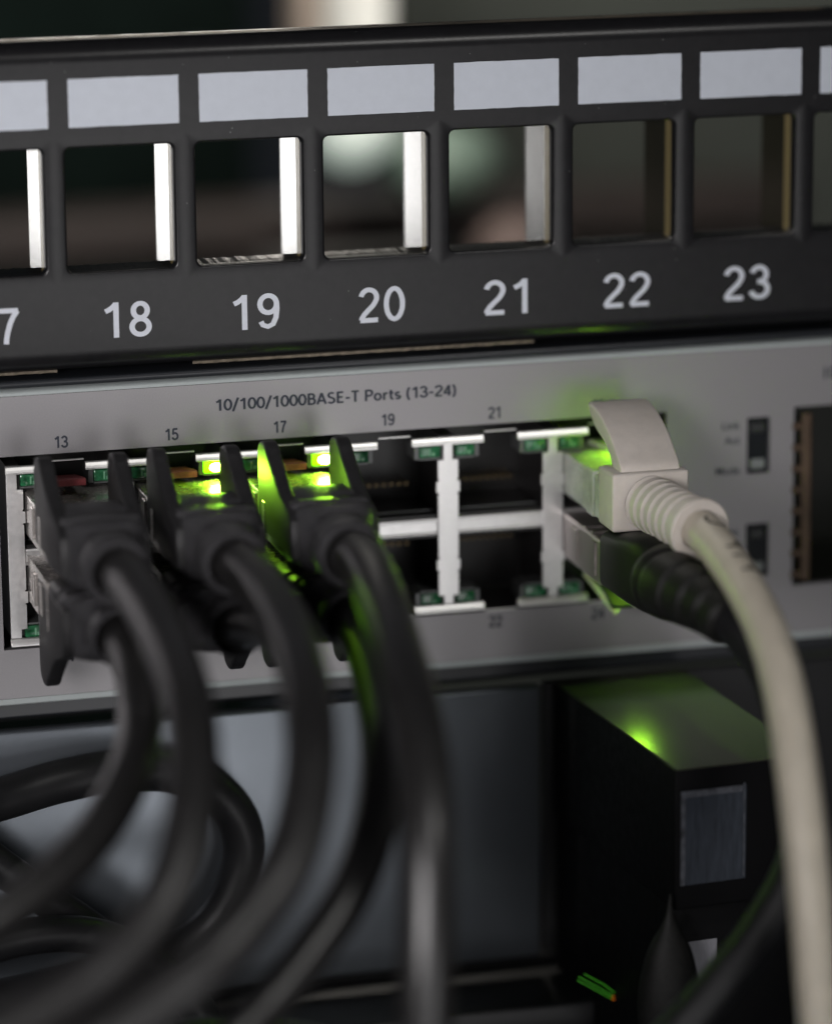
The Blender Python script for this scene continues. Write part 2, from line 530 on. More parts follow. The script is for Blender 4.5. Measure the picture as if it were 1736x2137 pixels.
bm = bmesh.new()
RC = 0.75
for k in range(-4, 6):
    cx = k * PITCH

    def contour(grow, y):
        pts = []
        for (sx, sz, a0) in ((1, 1, 0), (-1, 1, 90), (-1, -1, 180), (1, -1, 270)):
            for j in range(6):
                a = math.radians(a0 + 90 * j / 5)
                r = RC + grow
                pts.append((cx + sx * (HW - RC) + r * math.cos(a), y, sz * (HH - RC) + r * math.sin(a)))
        return pts
    outer = []
    for (sx, sz) in ((1, 1), (-1, 1), (-1, -1), (1, -1)):
        outer += [(cx + sx * PITCH / 2, 0, sz * 9.3)] * 6
    loops = [outer, contour(0.32, 0)]
    for a in (30, 60, 90):
        a = math.radians(a)
        loops.append(contour(0.32 * (1 - math.sin(a)), 0.32 * (1 - math.cos(a))))
    loops.append(contour(0, 1.6))
    vl = [[bm.verts.new(p) for p in L] for L in loops]
    for a, b in zip(vl[:-1], vl[1:]):
        for j in range(24):
            q = (a[j], a[(j + 1) % 24], b[(j + 1) % 24], b[j])
            bm.faces.new(q)
    # strips above and below
    for z0, z1 in ((9.3, ZT), (ZB, -9.3)):
        bm.faces.new([bm.verts.new(p) for p in ((cx - PITCH / 2, 0, z0), (cx + PITCH / 2, 0, z0), (cx + PITCH / 2, 0, z1), (cx - PITCH / 2, 0, z1))])
    # rounded bends at the top and bottom, running back into flanges
    R = 2.65
    top = [(R - R * math.cos(math.radians(a)), ZT + R * math.sin(math.radians(a))) for a in range(0, 91, 9)] + [(5.6, ZT + R), (5.6, ZT + R - 1.2)]
    bot = [(R - R * math.cos(math.radians(a)), ZB - R * math.sin(math.radians(a))) for a in range(0, 91, 9)] + [(14, ZB - R)]
    for prof in (top, bot):
        rows = [[bm.verts.new((cx + s * PITCH / 2, y, z)) for y, z in prof] for s in (-1, 1)]
        for j in range(len(prof) - 1):
            bm.faces.new((rows[0][j], rows[1][j], rows[1][j + 1], rows[0][j + 1]))
bmesh.ops.remove_doubles(bm, verts=bm.verts, dist=1e-4)
bmesh.ops.dissolve_degenerate(bm, edges=bm.edges, dist=1e-5)
bmesh.ops.recalc_face_normals(bm, faces=bm.faces)
link_mesh('faceplate', local(bm, pp), 'panel', pp, smooth=True)

# dividers behind the plate: a textured front web and a smooth rear wall (one per hole gap)
for k in range(-4, 5):
    xr = k * PITCH + HW           # right side of hole k
    xl = (k + 1) * PITCH - HW     # left side of the next hole
    bm = bmesh.new()
    add_box(bm, xr + 0.10, xl - 0.10, 3.9, 12.6, -8.9, 8.9, 0.15, 2)
    d = link_mesh('divider', local(bm, pp), 'divider', pp)
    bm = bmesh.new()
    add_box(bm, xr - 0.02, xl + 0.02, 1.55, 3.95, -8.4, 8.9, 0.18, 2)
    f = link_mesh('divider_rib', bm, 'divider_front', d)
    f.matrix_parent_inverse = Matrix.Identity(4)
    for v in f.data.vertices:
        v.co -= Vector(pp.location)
# sills behind the lower edge of the holes with chipped edges
for k in range(-4, 6):
    cx = k * PITCH
    bm = bmesh.new()
    xs = [cx - HW - 0.2 + (2 * HW + 0.4) * i / 40 for i in range(41)]
    top, bot = [], []
    for i, x in enumerate(xs):
        n = noise.noise(Vector((x * 1.3, 3.1, 0))) * 0.11 + noise.noise(Vector((x * 4.0, 9.1, 0))) * 0.06
        top.append((x, -HH + 0.02 + n))
        bot.append((x, -HH - 0.9))
    rows = []
    for y, dz in ((1.55, -0.12), (3.0, -0.02), (5.2, 0.0), (5.5, -0.06), (5.5, -0.9)):
        rows.append([bm.verts.new((x, y, (z + dz) if dz > -0.5 else -HH - 0.9)) for x, z in top])
    for a, b in zip(rows[:-1], rows[1:]):
        for i in range(40):
            bm.faces.new((a[i], a[i + 1], b[i + 1], b[i]))
    bmesh.ops.recalc_face_normals(bm, faces=bm.faces)
    link_mesh('hole_sill', local(bm, pp), 'panel', pp)

# printed label fields and numbers
for k, s in zip(range(-3, 5), ('17', '18', '19', '20', '21', '22', '23', '24')):
    cx = k * PITCH + 0.668
    poly = []
    corners = [(-6.83, 10.23), (6.83, 10.23), (6.83, 16.14), (-6.83, 16.14)]
    for i in range(4):
        a, b = corners[i], corners[(i + 1) % 4]
        for j in range(14):
            t = j / 14
            n = noise.noise(Vector((a[0] + k * 31, i * 7.7, t * 9))) * 0.05
            poly.append((cx + a[0] + (b[0] - a[0]) * t + n, a[1] + (b[1] - a[1]) * t + n))
    bm = bmesh.new()
    f = bm.faces.new([bm.verts.new((x, -0.03, z)) for x, z in poly])
    f.normal_update()
    if f.normal.y > 0:
        f.normal_flip()
    link_mesh('label_field', local(bm, pp), 'label', pp)
    bm = stroke_text(s, k * PITCH + 0.40, -13.84, 4.42, -0.03, {'17': 6.0, '21': 5.9, '22': 6.6, '23': 6.5, '24': 6.6}.get(s, 6.15), .138, .13)
    link_mesh('port_number', local(bm, pp), 'number', pp)

# bare worn edges: along the top bend and two stretches of the lower lip
bm = bmesh.new()
xs = [X0P + (60 - X0P) * i / 120 for i in range(121)]
ra, rb = [], []
for x in xs:
    n = noise.noise(Vector((x * 0.35, 0, 0))) * 0.12 + noise.noise(Vector((x * 1.9, 4, 0))) * 0.06
    w = 0.26 + n
    ra.append(bm.verts.new((x, 2.3, ZT + 2.65 + 0.02)))
    rb.append(bm.verts.new((x, 2.3 + max(0.05, w) * 9, ZT + 2.65 + 0.04)))
for i in range(120):
    bm.faces.new((ra[i], ra[i + 1], rb[i + 1], rb[i]))
link_mesh('worn_edge', local(bm, pp), 'worn', pp)
for xa, xb in ((-75, -40.6), (-23.5, 21.0)):
    bm = bmesh.new()
    n_ = 60
    r1, r2 = [], []
    for i in range(n_ + 1):
        x = xa + (xb - xa) * i / n_
        nz = noise.noise(Vector((x * 0.9, 8, 0))) * 0.09
        r1.append(bm.verts.new((x, 1.9, ZB - 2.58)))
        r2.append(bm.verts.new((x, 1.95, ZB - 2.92 + nz)))
    for i in range(n_):
        bm.faces.new((r1[i], r2[i], r2[i + 1], r1[i + 1]))
    bmesh.ops.recalc_face_normals(bm, faces=bm.faces)
    link_mesh('worn_edge', local(bm, pp), 'worn', pp)

# ------------------------------------------------------------------ network switch
sw = thing('network_switch', 'light grey network switch face with a block of twelve ports numbered 13 to 24', 'network switch', (-5, 2, -62.2))
SX0, SX1 = -78.0, 108.0
ZF1, ZF0 = -22.65, -61.3
CUT = (-48.75, 38.3, -54.95, -30.2)


def plate_bm(x0, x1, z0, z1, holes, y0, y1):
    """flat plate with rectangular holes, front at y0, holes get inner walls back to y1"""
    xs = sorted({x0, x1} | {h[0] for h in holes} | {h[1] for h in holes})
    zs = sorted({z0, z1} | {h[2] for h in holes} | {h[3] for h in holes})
    bm = bmesh.new()
    for i in range(len(xs) - 1):
        for j in range(len(zs) - 1):
            mx, mz = (xs[i] + xs[i + 1]) / 2, (zs[j] + zs[j + 1]) / 2
            if any(h[0] < mx < h[1] and h[2] < mz < h[3] for h in holes):
                continue
            bm.faces.new([bm.verts.new(p) for p in ((xs[i], y0, zs[j]), (xs[i + 1], y0, zs[j]), (xs[i + 1], y0, zs[j + 1]), (xs[i], y0, zs[j + 1]))])
    for a, b, c, d in holes:
        for (p, q) in (((a, c), (b, c)), ((b, c), (b, d)), ((b, d), (a, d)), ((a, d), (a, c))):
            bm.faces.new([bm.verts.new(v) for v in ((p[0], y0, p[1]), (q[0], y0, q[1]), (q[0], y1, q[1]), (p[0], y1, p[1]))])
    bmesh.ops.remove_doubles(bm, verts=bm.verts, dist=1e-4)
    bmesh.ops.recalc_face_normals(bm, faces=bm.faces)
    return bm


SLOTS = [(49.4, 52.55, -39.25, -31.75), (49.4, 52.55, -53.2, -46.0)]
CAGE = (55.9, 104.0, -54.8, -30.7)
link_mesh('faceplate', local(plate_bm(SX0, SX1, ZF0, ZF1, [CUT, CAGE] + SLOTS, 0.0, 1.2), sw), 'face', sw)
# rolled edges of the bezel, a hairline gap away from the plate
prof_t = [(0.02, ZF1 + 0.05), (0.04, ZF1 + 0.25), (0.22, ZF1 + 0.52), (0.55, ZF1 + 0.68), (6, ZF1 + 0.72)]
prof_b = [(0.02, ZF0 - 0.05), (0.02, ZF0 - 0.74), (0.12, ZF0 - 0.86), (0.5, ZF0 - 0.9), (6, ZF0 - 0.9)]
for pr in (prof_t, prof_b):
    bm = sweep_x(pr, SX0, SX1)
    bmesh.ops.recalc_face_normals(bm, faces=bm.faces)
    link_mesh('bezel_edge', local(bm, sw), 'bezel', sw, smooth=True)
bm = bmesh.new()
add_box(bm, SX0, SX1, 0.9, 60, -21.9, -20.95, 0.40, 4)
link_mesh('top_cover', local(bm, sw), 'cover', sw, smooth=True)
bm = bmesh.new()
add_box(bm, SX0, SX1, 1.6, 60, -64.4, -62.3, 0.3, 2)
link_mesh('bottom_cover', local(bm, sw), 'cover', sw)

# lettering on the face
bm = stroke_text('10/100/1000BASE-T Ports (13-24)', -5.55, -25.42, 1.46, -0.03, 31.3, .17, .04)
link_mesh('lettering', local(bm, sw), 'ink', sw)
for s, x, z in (('13', -40.75, -28.75), ('15', -26.8, -28.74), ('17', -12.9, -28.72), ('19', 1.1, -28.74), ('21', 15.1, -28.74), ('23', 29.1, -28.74),
                ('14', -40.75, -56.3), ('16', -26.8, -56.3), ('18', -12.9, -56.3), ('20', 1.1, -56.3), ('22', 15.2, -56.35), ('24', 29.1, -56.4)):
    bm = stroke_text(s, x, z, 1.5, -0.03, None, .17, .05)
    link_mesh('port_number', local(bm, sw), 'ink', sw)
for s, x, z in (('Link', 48.4, -32.6), ('Act', 48.4, -34.6), ('Mode', 48.4, -38.6), ('Link', 48.4, -46.9), ('Act', 48.4, -48.9), ('Mode', 48.4, -52.7)):
    bm = fit_text(s, x, z, 1.05, -0.03, None, 1.0, 0.015)
    dx = max(v.co.x for v in bm.verts) - x
    bmesh.ops.translate(bm, verts=bm.verts, vec=(-dx, 0, 0))
    link_mesh('lettering', local(bm, sw), 'ink', sw)
bm = fit_text('1000BASE-X Ports', 68.0, -26.4, 1.6, -0.03, None, 1.0, 0.02)
link_mesh('lettering', local(bm, sw), 'ink', sw)

# jack block
JX = 1.95       # centre of port 19 / 20
POSTS = [-47.05 + 14.0 * k for k in range(7)]
ZA, ZC1, ZC0, ZD = -31.5, -42.15, -44.3, -54.65
bm = bmesh.new()
add_box(bm, CUT[0] + 0.02, CUT[1] - 0.02, 12.0, 13.0, CUT[2], CUT[3])
link_mesh('block_back', local(bm, sw), 'cavity', sw)
bm = bmesh.new()
for z in (CUT[2] - 0.3, CUT[3] + 0.05):
    add_box(bm, CUT[0], CUT[1], 1.21, 12.0, z, z + 0.25)
link_mesh('block_lining', local(bm, sw), 'cavity', sw)


def post_poly(cx, first=False, last=False):
    """outline of one upright: stem, wide body with spring tabs, stem"""
    zs = [(-32.3, .60), (-34.45, .60), (-34.5, 1.36), (-37.0, 1.34), (-37.05, 1.22), (-37.25, 1.22), (-37.3, 1.56), (-38.75, 1.56), (-38.8, 1.24), (-39.0, 1.24), (-39.05, 1.36),
          (-47.3, 1.36), (-47.35, 1.22), (-47.55, 1.22), (-47.6, 1.56), (-49.0, 1.56), (-49.05, 1.24), (-49.25, 1.24), (-49.3, 1.36), (-52.35, 1.34), (-52.4, .62), (-53.5, .62)]
    Lf = [(cx - w, z) for z, w in zs]
    Rt = [(cx + w, z) for z, w in zs]
    if first:
        Lf = [(cx - .75, z) for z, w in zs]
    if last:
        Rt = [(cx + .75, z) for z, w in zs]
    return Lf + Rt[::-1]


for i, cx in enumerate(POSTS):
    bm = prism_xz(post_poly(cx, i == 0, i == 6), -0.12, 0.25, 0.06)
    p = link_mesh('shield_post', local(bm, sw), 'shield', sw)
    # web behind the post
    bm = bmesh.new()
    add_box(bm, cx - (0.7 if i == 0 else 1.0), cx + (0.7 if i == 6 else 1.0), 0.45, 12.0, -53.3, -31.4)
    link_mesh('shield_web', local(bm, sw), 'cavity', sw)
    xa = cx - (0.78 if i == 0 else 4.75)
    xb = cx + (0.78 if i == 6 else 4.75)
    for top in (True, False):
        zt = -31.50 if top else -53.6
        zb = zt - 1.0
        bm = bmesh.new()
        poly = [(0.4, zt), (0.16, zt - 0.02), (0.04, zt - 0.14), (-0.14, zt - 0.5), (-0.24, zb + 0.24), (-0.24, zb + 0.06), (-0.1, zb), (0.4, zb)]
        add_prism(bm, poly, xa, xb, 0.05)
        link_mesh('shield_spring', local(bm, sw), 'tbar', sw)
    # crossbars to the right of the post
    if i < 6:
        bm = bmesh.new()
        pr = [(0.55, ZC1), (0.18, ZC1 - 0.05), (0.14, ZC1 - 0.3), (0.34, ZC1 - 0.42), (0.34, ZC0 + 0.42), (0.14, ZC0 + 0.3), (0.18, ZC0 + 0.05), (0.55, ZC0)]
        add_prism(bm, pr, cx + 1.37, cx + 14 - 1.37)
        link_mesh('crossbar', local(bm, sw), 'shield', sw)
        # thin rims over the latch notches
        for z in (-31.1, -54.80):
            bm = box(cx + 4.9, cx + 14 - 4.9, 0.05, 0.5, z - 0.12, z + 0.05, 0.03, 1)
            link_mesh('notch_rim', local(bm, sw), 'tbar', sw)
        for row in (0, 1):
            zf = (ZC1 + 0.02, ZC1 + 0.4) if row == 0 else (ZC0 - 0.4, ZC0 - 0.02)
            bm = bmesh.new()
            add_box(bm, cx + 1.4, cx + 12.6, 0.6, 11.9, zf[0], zf[1])
            link_mesh('port_floor', local(bm, sw), 'cavity', sw)
            zr = (-41.6, -41.38) if row == 0 else (-44.75, -44.55)
            link_mesh('port_rim', local(box(cx + 1.5, cx + 12.5, 2.2, 2.6, zr[0], zr[1], 0.04, 1), sw), 'holder', sw)
            # contact comb deep in the port
            bm = bmesh.new()
            for q in range(8):
                xq = cx + 7 + (q - 3.5) * 1.0
                zz = -39.2 if row == 0 else -47.2
                add_box(bm, xq - 0.16, xq + 0.16, 7.5, 11.5, zz, zz + 0.3)
            link_mesh('contact_comb', local(bm, sw), 'pins', sw)

LIT = {(15, 1, 0), (17, 1, 0), (23, 1, 0), (18, 1, 1), (24, 1, 1), (16, 1, 1)}
led_mesh = {}
for n in range(13, 25):
    row = 0 if n % 2 else 1
    px = JX + ((n - (19 if row == 0 else 20)) / 2) * 14.0
    for side in (-1, 1):
        lit = (n, side, row) in LIT
        if side < 0:
            x0, x1 = px - 5.95, px - 3.45
        else:
            x0, x1 = px + 3.30, px + 6.05
        z1 = -32.62 if row == 0 else -52.05
        z0 = z1 - 1.48
        bm = box(x0, x1, 0.0, 1.2, z0, z1, 0.16, 2)
        o = link_mesh('indicator_led', local(bm, sw), 'led_lit' if lit else 'led', sw, smooth=True)
        if lit:
            o['label'] = 'glowing yellow-green indicator light'
            bm = bmesh.new()
            cxl = x0 + (x1 - x0) * 0.58
            bmesh.ops.create_uvsphere(bm, u_segments=16, v_segments=10, radius=1.0)
            for v in bm.verts:
                v.co = Vector((cxl + v.co.x * 0.92, 0.02 + v.co.y * 0.13, (z0 + z1) / 2 + v.co.z * 0.55))
            c = link_mesh('led_core', local(bm, sw), 'led_hidden' if n == 23 else 'led_bright' if n == 24 else ('led_core' if row == 0 else 'led_soft'), o, smooth=True)
        else:
            bm = box(x0 + 1.2, x0 + 1.42, -0.05, 0.2, z0 + 0.25, z1 - 0.3, 0.04, 1)
            add_box(bm, x0 + 1.55, x0 + 2.0, -0.04, 0.2, z0 + 0.2, z0 + 0.65, 0.04, 1)
            link_mesh('led_lead', local(bm, sw), 'led_die', o)
        # grey holder around the lens
        bm = bmesh.new()
        xo = x0 - 0.62 if side > 0 else x1 + 0.08
        add_box(bm, xo, xo + 0.54, 0.3, 4, z0 - 0.2, z1 + 0.1)
        zz = z0 - 0.32 if row == 0 else z1 + 0.1
        add_box(bm, x0, x1, 0.35, 4, zz, zz + 0.22)
        link_mesh('led_holder', local(bm, sw), 'holder', sw)

# status windows right of the ports
for (a, b, c, d) in SLOTS:
    bm = box(a + 0.02, b - 0.02, 0.5, 1.1, c + 0.02, d - 0.02)
    w = link_mesh('status_window', local(bm, sw), 'slot', sw)
    bm = box(a + 0.6, b - 0.5, 0.2, 0.7, d - 2.2, d - 0.8, 0.25, 2)
    link_mesh('status_led', local(bm, sw), 'slot_led_dim', w)
    bm = box(a + 0.6, b - 0.5, 0.2, 0.7, c + 0.5, c + 1.9, 0.25, 2)
    link_mesh('status_led', local(bm, sw), 'slot_led', w)
# expansion cage with spring fingers
bm = bmesh.new()
a, b, c, d = CAGE
add_box(bm, a, b, 22, 23, c, d)
add_box(bm, a + 0.9, a + 1.1, 1.0, 22, c, d)
add_box(bm, a, b, 1.3, 22, c - 0.1, c + 0.1)
add_box(bm, a, b, 1.3, 22, d - 0.1, d + 0.1)
cg = link_mesh('expansion_cage', local(bm, sw), 'cage', sw)
bm = box(a + 1.0, a + 2.4, -0.5, 0.6, c + 0.6, d - 0.9, 0.3, 2)
link_mesh('cage_flange', local(bm, sw), 'brass', cg)
for q in range(8):
    z = d - 2.6 - q * 2.85
    bm = box(a - 0.25, a + 1.1, -0.3, 0.3, z - 0.45, z + 0.45, 0.15, 1)
    link_mesh('spring_finger', local(bm, sw), 'brass', cg)


# ------------------------------------------------------------------ cables
def lathe_path(bm, p0, p1, prof, seg=32):
    """profile [(t along p0-p1 in mm, radius)] turned round the axis"""
    p0, p1 = Vector(p0), Vector(p1)
    ax = (p1 - p0).normalized()
    n = (Vector((0, 0, 1)) - ax * ax.z).normalized()
    b = ax.cross(n)
    rings = []
    for t, r in prof:
        c = p0 + ax * t
        rings.append([bm.verts.new(c + (n * math.cos(2 * math.pi * k / seg) + b * math.sin(2 * math.pi * k / seg)) * r) for k in range(seg)])
    for i in range(len(rings) - 1):
        for k in range(seg):
            bm.faces.new((rings[i][k], rings[i][(k + 1) % seg], rings[i + 1][(k + 1) % seg], rings[i + 1][k]))


def ribbed(L, r0, r1, n, depth, flange=None):
    prof = [(0, r0)]
    step = (L - (1.6 if flange else 0)) / n
    for i in range(n):
        t0 = i * step
        r = r0 + (r1 - r0) * i / n
        prof += [(t0 + step * 0.10, r), (t0 + step * 0.22, r - depth * 0.85), (t0 + step * 0.32, r - depth), (t0 + step * 0.42, r - depth * 0.85), (t0 + step * 0.56, r), (t0 + step * 0.95, r)]
    if flange:
        prof += [(L - 1.55, r1 - depth), (L - 1.35, flange - 0.12), (L - 1.2, flange), (L - 0.2, flange), (L, flange - 0.2)]
    return prof


# --- cream cable in port 23
wc = thing('network_cable', 'cream network cable with a hooded ribbed boot plugged into port 23', 'network cable', (29.4, 0, -36.6), 'network cables plugged into the switch')
bm = bmesh.new()
add_box(bm, 24.45, 34.9, -14.7, 6.0, -40.1, -34.6, 0.35, 2)
pl = link_mesh('plug', local(bm, wc), 'clear', wc)
bm = bmesh.new()
add_box(bm, 24.25, 26.6, -12.6, -9.6, -40.2, -34.2, 0.25, 2)
add_box(bm, 24.3, 25.6, -7.6, -3.2, -39.6, -35.2, 0.25, 2)
link_mesh('plug_shoulder', local(bm, wc), 'clear', pl)
bm = bmesh.new()
add_box(bm, 24.35, 34.35, -20.3, -14.4, -40.45, -33.0, 0.45, 3)
bt = link_mesh('boot', local(bm, wc), 'white_boot', wc, smooth=True)
# hood that covers the latch
outer = [(-19.4, -33.6), (-19.0, -32.3), (-17.2, -30.9), (-15.0, -29.4), (-12.3, -28.1), (-9.0, -27.1), (-6.4, -26.75)]
inner = [(-5.6, -27.2), (-7.2, -28.6), (-9.2, -29.7), (-12.0, -30.5), (-14.4, -31.6), (-15.8, -33.1), (-16.2, -33.6)]
o_s, _ = spline([(0, y, z) for y, z in outer], 5)
i_s, _ = spline([(0, y, z) for y, z in inner], 5)
bm = bmesh.new()
add_prism(bm, [(p.y, p.z) for p in o_s] + [(p.y, p.z) for p in i_s], 25.75, 33.5, 0.28)
link_mesh('latch_hood', local(bm, wc), 'white_boot', bt, smooth=True)
A, B = Vector((29.35, -20.2, -36.95)), Vector((31.25, -33.4, -37.45))
L = (B - A).length
bm = bmesh.new()
lathe_path(bm, A, B, ribbed(L, 3.55, 3.65, 6, 0.36, 3.95) + [(L, 2.62), (L - 2.5, 2.6)], 48)
link_mesh('strain_relief', local(bm, wc), 'white_boot', wc, smooth=True)
wpts = [(30.9, -31.5, -37.35), (31.3, -34, -37.5), (31.75, -40.0, -38.9), (31.9, -48.0, -41.4), (31.75, -56.0, -44.9), (31.15, -63.0, -49.8), (30.3, -69.0, -56.3), (29.9, -73.0, -63.6),
        (29.7, -76.0, -71.1), (29.7, -78.0, -79.0), (29.7, -80.0, -86.8), (29.6, -81, -98), (29.2, -80, -112)]
ws, _ = spline(wpts, 10)
wj = link_mesh('cable_jacket', local(tube(ws, 2.48, 28), wc), 'white_jacket', wc, smooth=True)


def wrap_text(s, path, dist0, ang0, h, r, flip):
    bm = text_bm(s, 1.15)
    xs = [v.co.x for v in bm.verts]
    ys = [v.co.y for v in bm.verts]
    sc = h / (max(ys) - min(ys))
    cy = (max(ys) + min(ys)) / 2
    wid = (max(xs) - min(xs)) * sc
    for _ in range(2):
        bmesh.ops.subdivide_edges(bm, edges=[e for e in bm.edges if e.calc_length() * sc > 0.35], cuts=1)
    bmesh.ops.triangulate(bm, faces=bm.faces)
    T, N = frames(path)
    acc = [0.0]
    for i in range(1, len(path)):
        acc.append(acc[-1] + (path[i] - path[i - 1]).length)
    for v in bm.verts:
        u = (v.co.x - min(xs)) * sc
        w = (v.co.y - cy) * sc
        if flip:
            u, w = wid - u, -w
        dd = dist0 + u
        i = max(0, min(len(path) - 2, next((j for j in range(len(acc) - 1) if acc[j + 1] >= dd), len(acc) - 2)))
        f = (dd - acc[i]) / (acc[i + 1] - acc[i])
        c = path[i].lerp(path[i + 1], f)
        n = N[i].lerp(N[i + 1], f).normalized()
        t = T[i].lerp(T[i + 1], f).normalized()
        b = t.cross(n)
        a = ang0 + w / r
        v.co = c + (n * math.cos(a) + b * math.sin(a)) * (r + 0.03)
    return bm


bm = wrap_text('FTP  C', ws, 3.2, math.radians(-18), 2.9, 2.48, True)
link_mesh('cable_print', local(bm, wc), 'print', wj)
# latch of the cream plug, lit from behind
bm = bmesh.new()
add_prism(bm, [(2, -33.6), (-9.6, -32.2), (-10.2, -32.5), (-9.8, -33.0), (2, -34.2)], 28.3, 30.6, 0.1)
link_mesh('latch', local(bm, wc), 'latch_clear', pl)

# --- black cable in port 24
bc = thing('network_cable', 'black network cable with a ribbed boot plugged in under the cream cable', 'network cable', (29.4, 0, -47.5), 'network cables plugged into the switch')
bm = bmesh.new()
add_box(bm, 24.4, 34.9, -15.2, 6.0, -48.5, -42.6, 0.35, 2)
pl = link_mesh('plug', local(bm, bc), 'plug_dark', bc)
for b6 in ((24.15, 24.5, -13.6, -12.2, -47.6, -43.2), (24.15, 24.5, -6.2, -3.8, -47.4, -43.4), (24.6, 27.0, -11.5, -10.6, -42.8, -42.4), (24.6, 27.0, -8.6, -7.7, -42.8, -42.4)):
    link_mesh('plug_clip', local(box(*b6, 0.1, 1), bc), 'plug_dark', pl)
# boot narrows into a round relief
bm = bmesh.new()
secs = [(-15.0, 5.3, 3.3, -45.2, 29.75, 0.14), (-15.5, 5.5, 3.75, -45.0, 29.75, 0.14), (-24, 5.5, 4.5, -44.3, 29.9, 0.2), (-27.5, 5.3, 4.9, -44.2, 30.2, 0.5), (-29.5, 5.0, 4.9, -44.8, 30.7, 0.8)]
rings = []
for (y, hx, hz, cz, cx, rd) in secs:
    ring = []
    for k in range(40):
        a = 2 * math.pi * k / 40
        e = 2 / (2 + (1 - rd) * 6)
        ring.append(bm.verts.new((cx + hx * math.copysign(abs(math.cos(a)) ** e, math.cos(a)), y, cz + hz * math.copysign(abs(math.sin(a)) ** e, math.sin(a)))))
    rings.append(ring)
for a, b in zip(rings[:-1], rings[1:]):
    for k in range(40):
        bm.faces.new((a[k], a[(k + 1) % 40], b[(k + 1) % 40], b[k]))
bm.faces.new(rings[0])
bm.faces.new(rings[-1])
bmesh.ops.recalc_face_normals(bm, faces=bm.faces)
bt = link_mesh('boot', local(bm, bc), 'black_boot', bc, smooth=True)
# ribbed relief following the bend
path, _ = spline([(29.8, -28.5, -44.5), (27.13, -33.0, -43.77), (28.32, -38.0, -44.02), (29.58, -42.5, -44.55), (30.44, -46.5, -45.45)], 30)
rad = []
n = len(path) - 1
for i in range(n + 1):
    t = i / n
    r = 4.75 - 1.6 * t
    ph = (t * 5.5) % 1.0
    g = 0.75 * max(0.0, 1 - abs(ph - 0.5) / 0.16) if t > 0.03 else 0
    rad.append(r - min(0.6, g))
link_mesh('strain_relief', local(tube(path, rad, 40), bc), 'black_boot', bc, smooth=True)
bpts = [(29.83, -44.0, -44.76), (31.28, -47.5, -46.13), (33.2, -52.0, -49.75), (34.8, -55.0, -56.34), (35.33, -58.0, -63.69), (34.33, -60.0, -70.6), (29.64, -62.0, -77.4), (21.93, -64.0, -85.0), (14.61, -65.0, -91.47)]
bs, _ = spline(bpts, 10)
link_mesh('cable_jacket', local(tube(bs, 2.6, 24), bc), 'black_jacket', bc, smooth=True)
bm = bmesh.new()
add_prism(bm, [(2, -49.9), (-8.8, -53.4), (-9.6, -53.3), (-9.3, -52.9), (2, -49.4)], 28.0, 31.6, 0.08)
lt = link_mesh('latch', local(bm, bc), 'latch_dark', pl)
for q in ([Vector((27.6, 1, -51.2)), Vector((28.3, -3.5, -52.7)), Vector((28.9, -7.9, -54.2))], [Vector((28.2, -3.5, -51.8)), Vector((29.6, -6.5, -52.4)), Vector((31.2, -9.6, -52.9))]):
    bm = bmesh.new()
    add_tube(bm, q, [0.32, 0.40, 0.46], 10)
    link_mesh('latch_glint', local(bm, bc), 'latch_clear', lt, smooth=True)  # pale rods stand in for highlights along the latch edges


# --- six charcoal cables with finned boots
def fin_poly(row, zc):
    s = 1 if row == 0 else -1
    k = 1.0 if row == 0 else 1.16
    pts = [(-7.2, -2.4), (-7.0, 6.2), (-7.6, 8.2), (-8.8, 8.8), (-10.4, 8.9), (-11.8, 8.3), (-13.0, 7.4), (-18.5, 4.2), (-24.2, 2.2), (-24.6, -2.4)]
    sp, _ = spline([(0, y, z) for y, z in pts], 3)
    out = [(p.y, zc + s * p.z * k) for p in sp]
    return out if s > 0 else out[::-1]


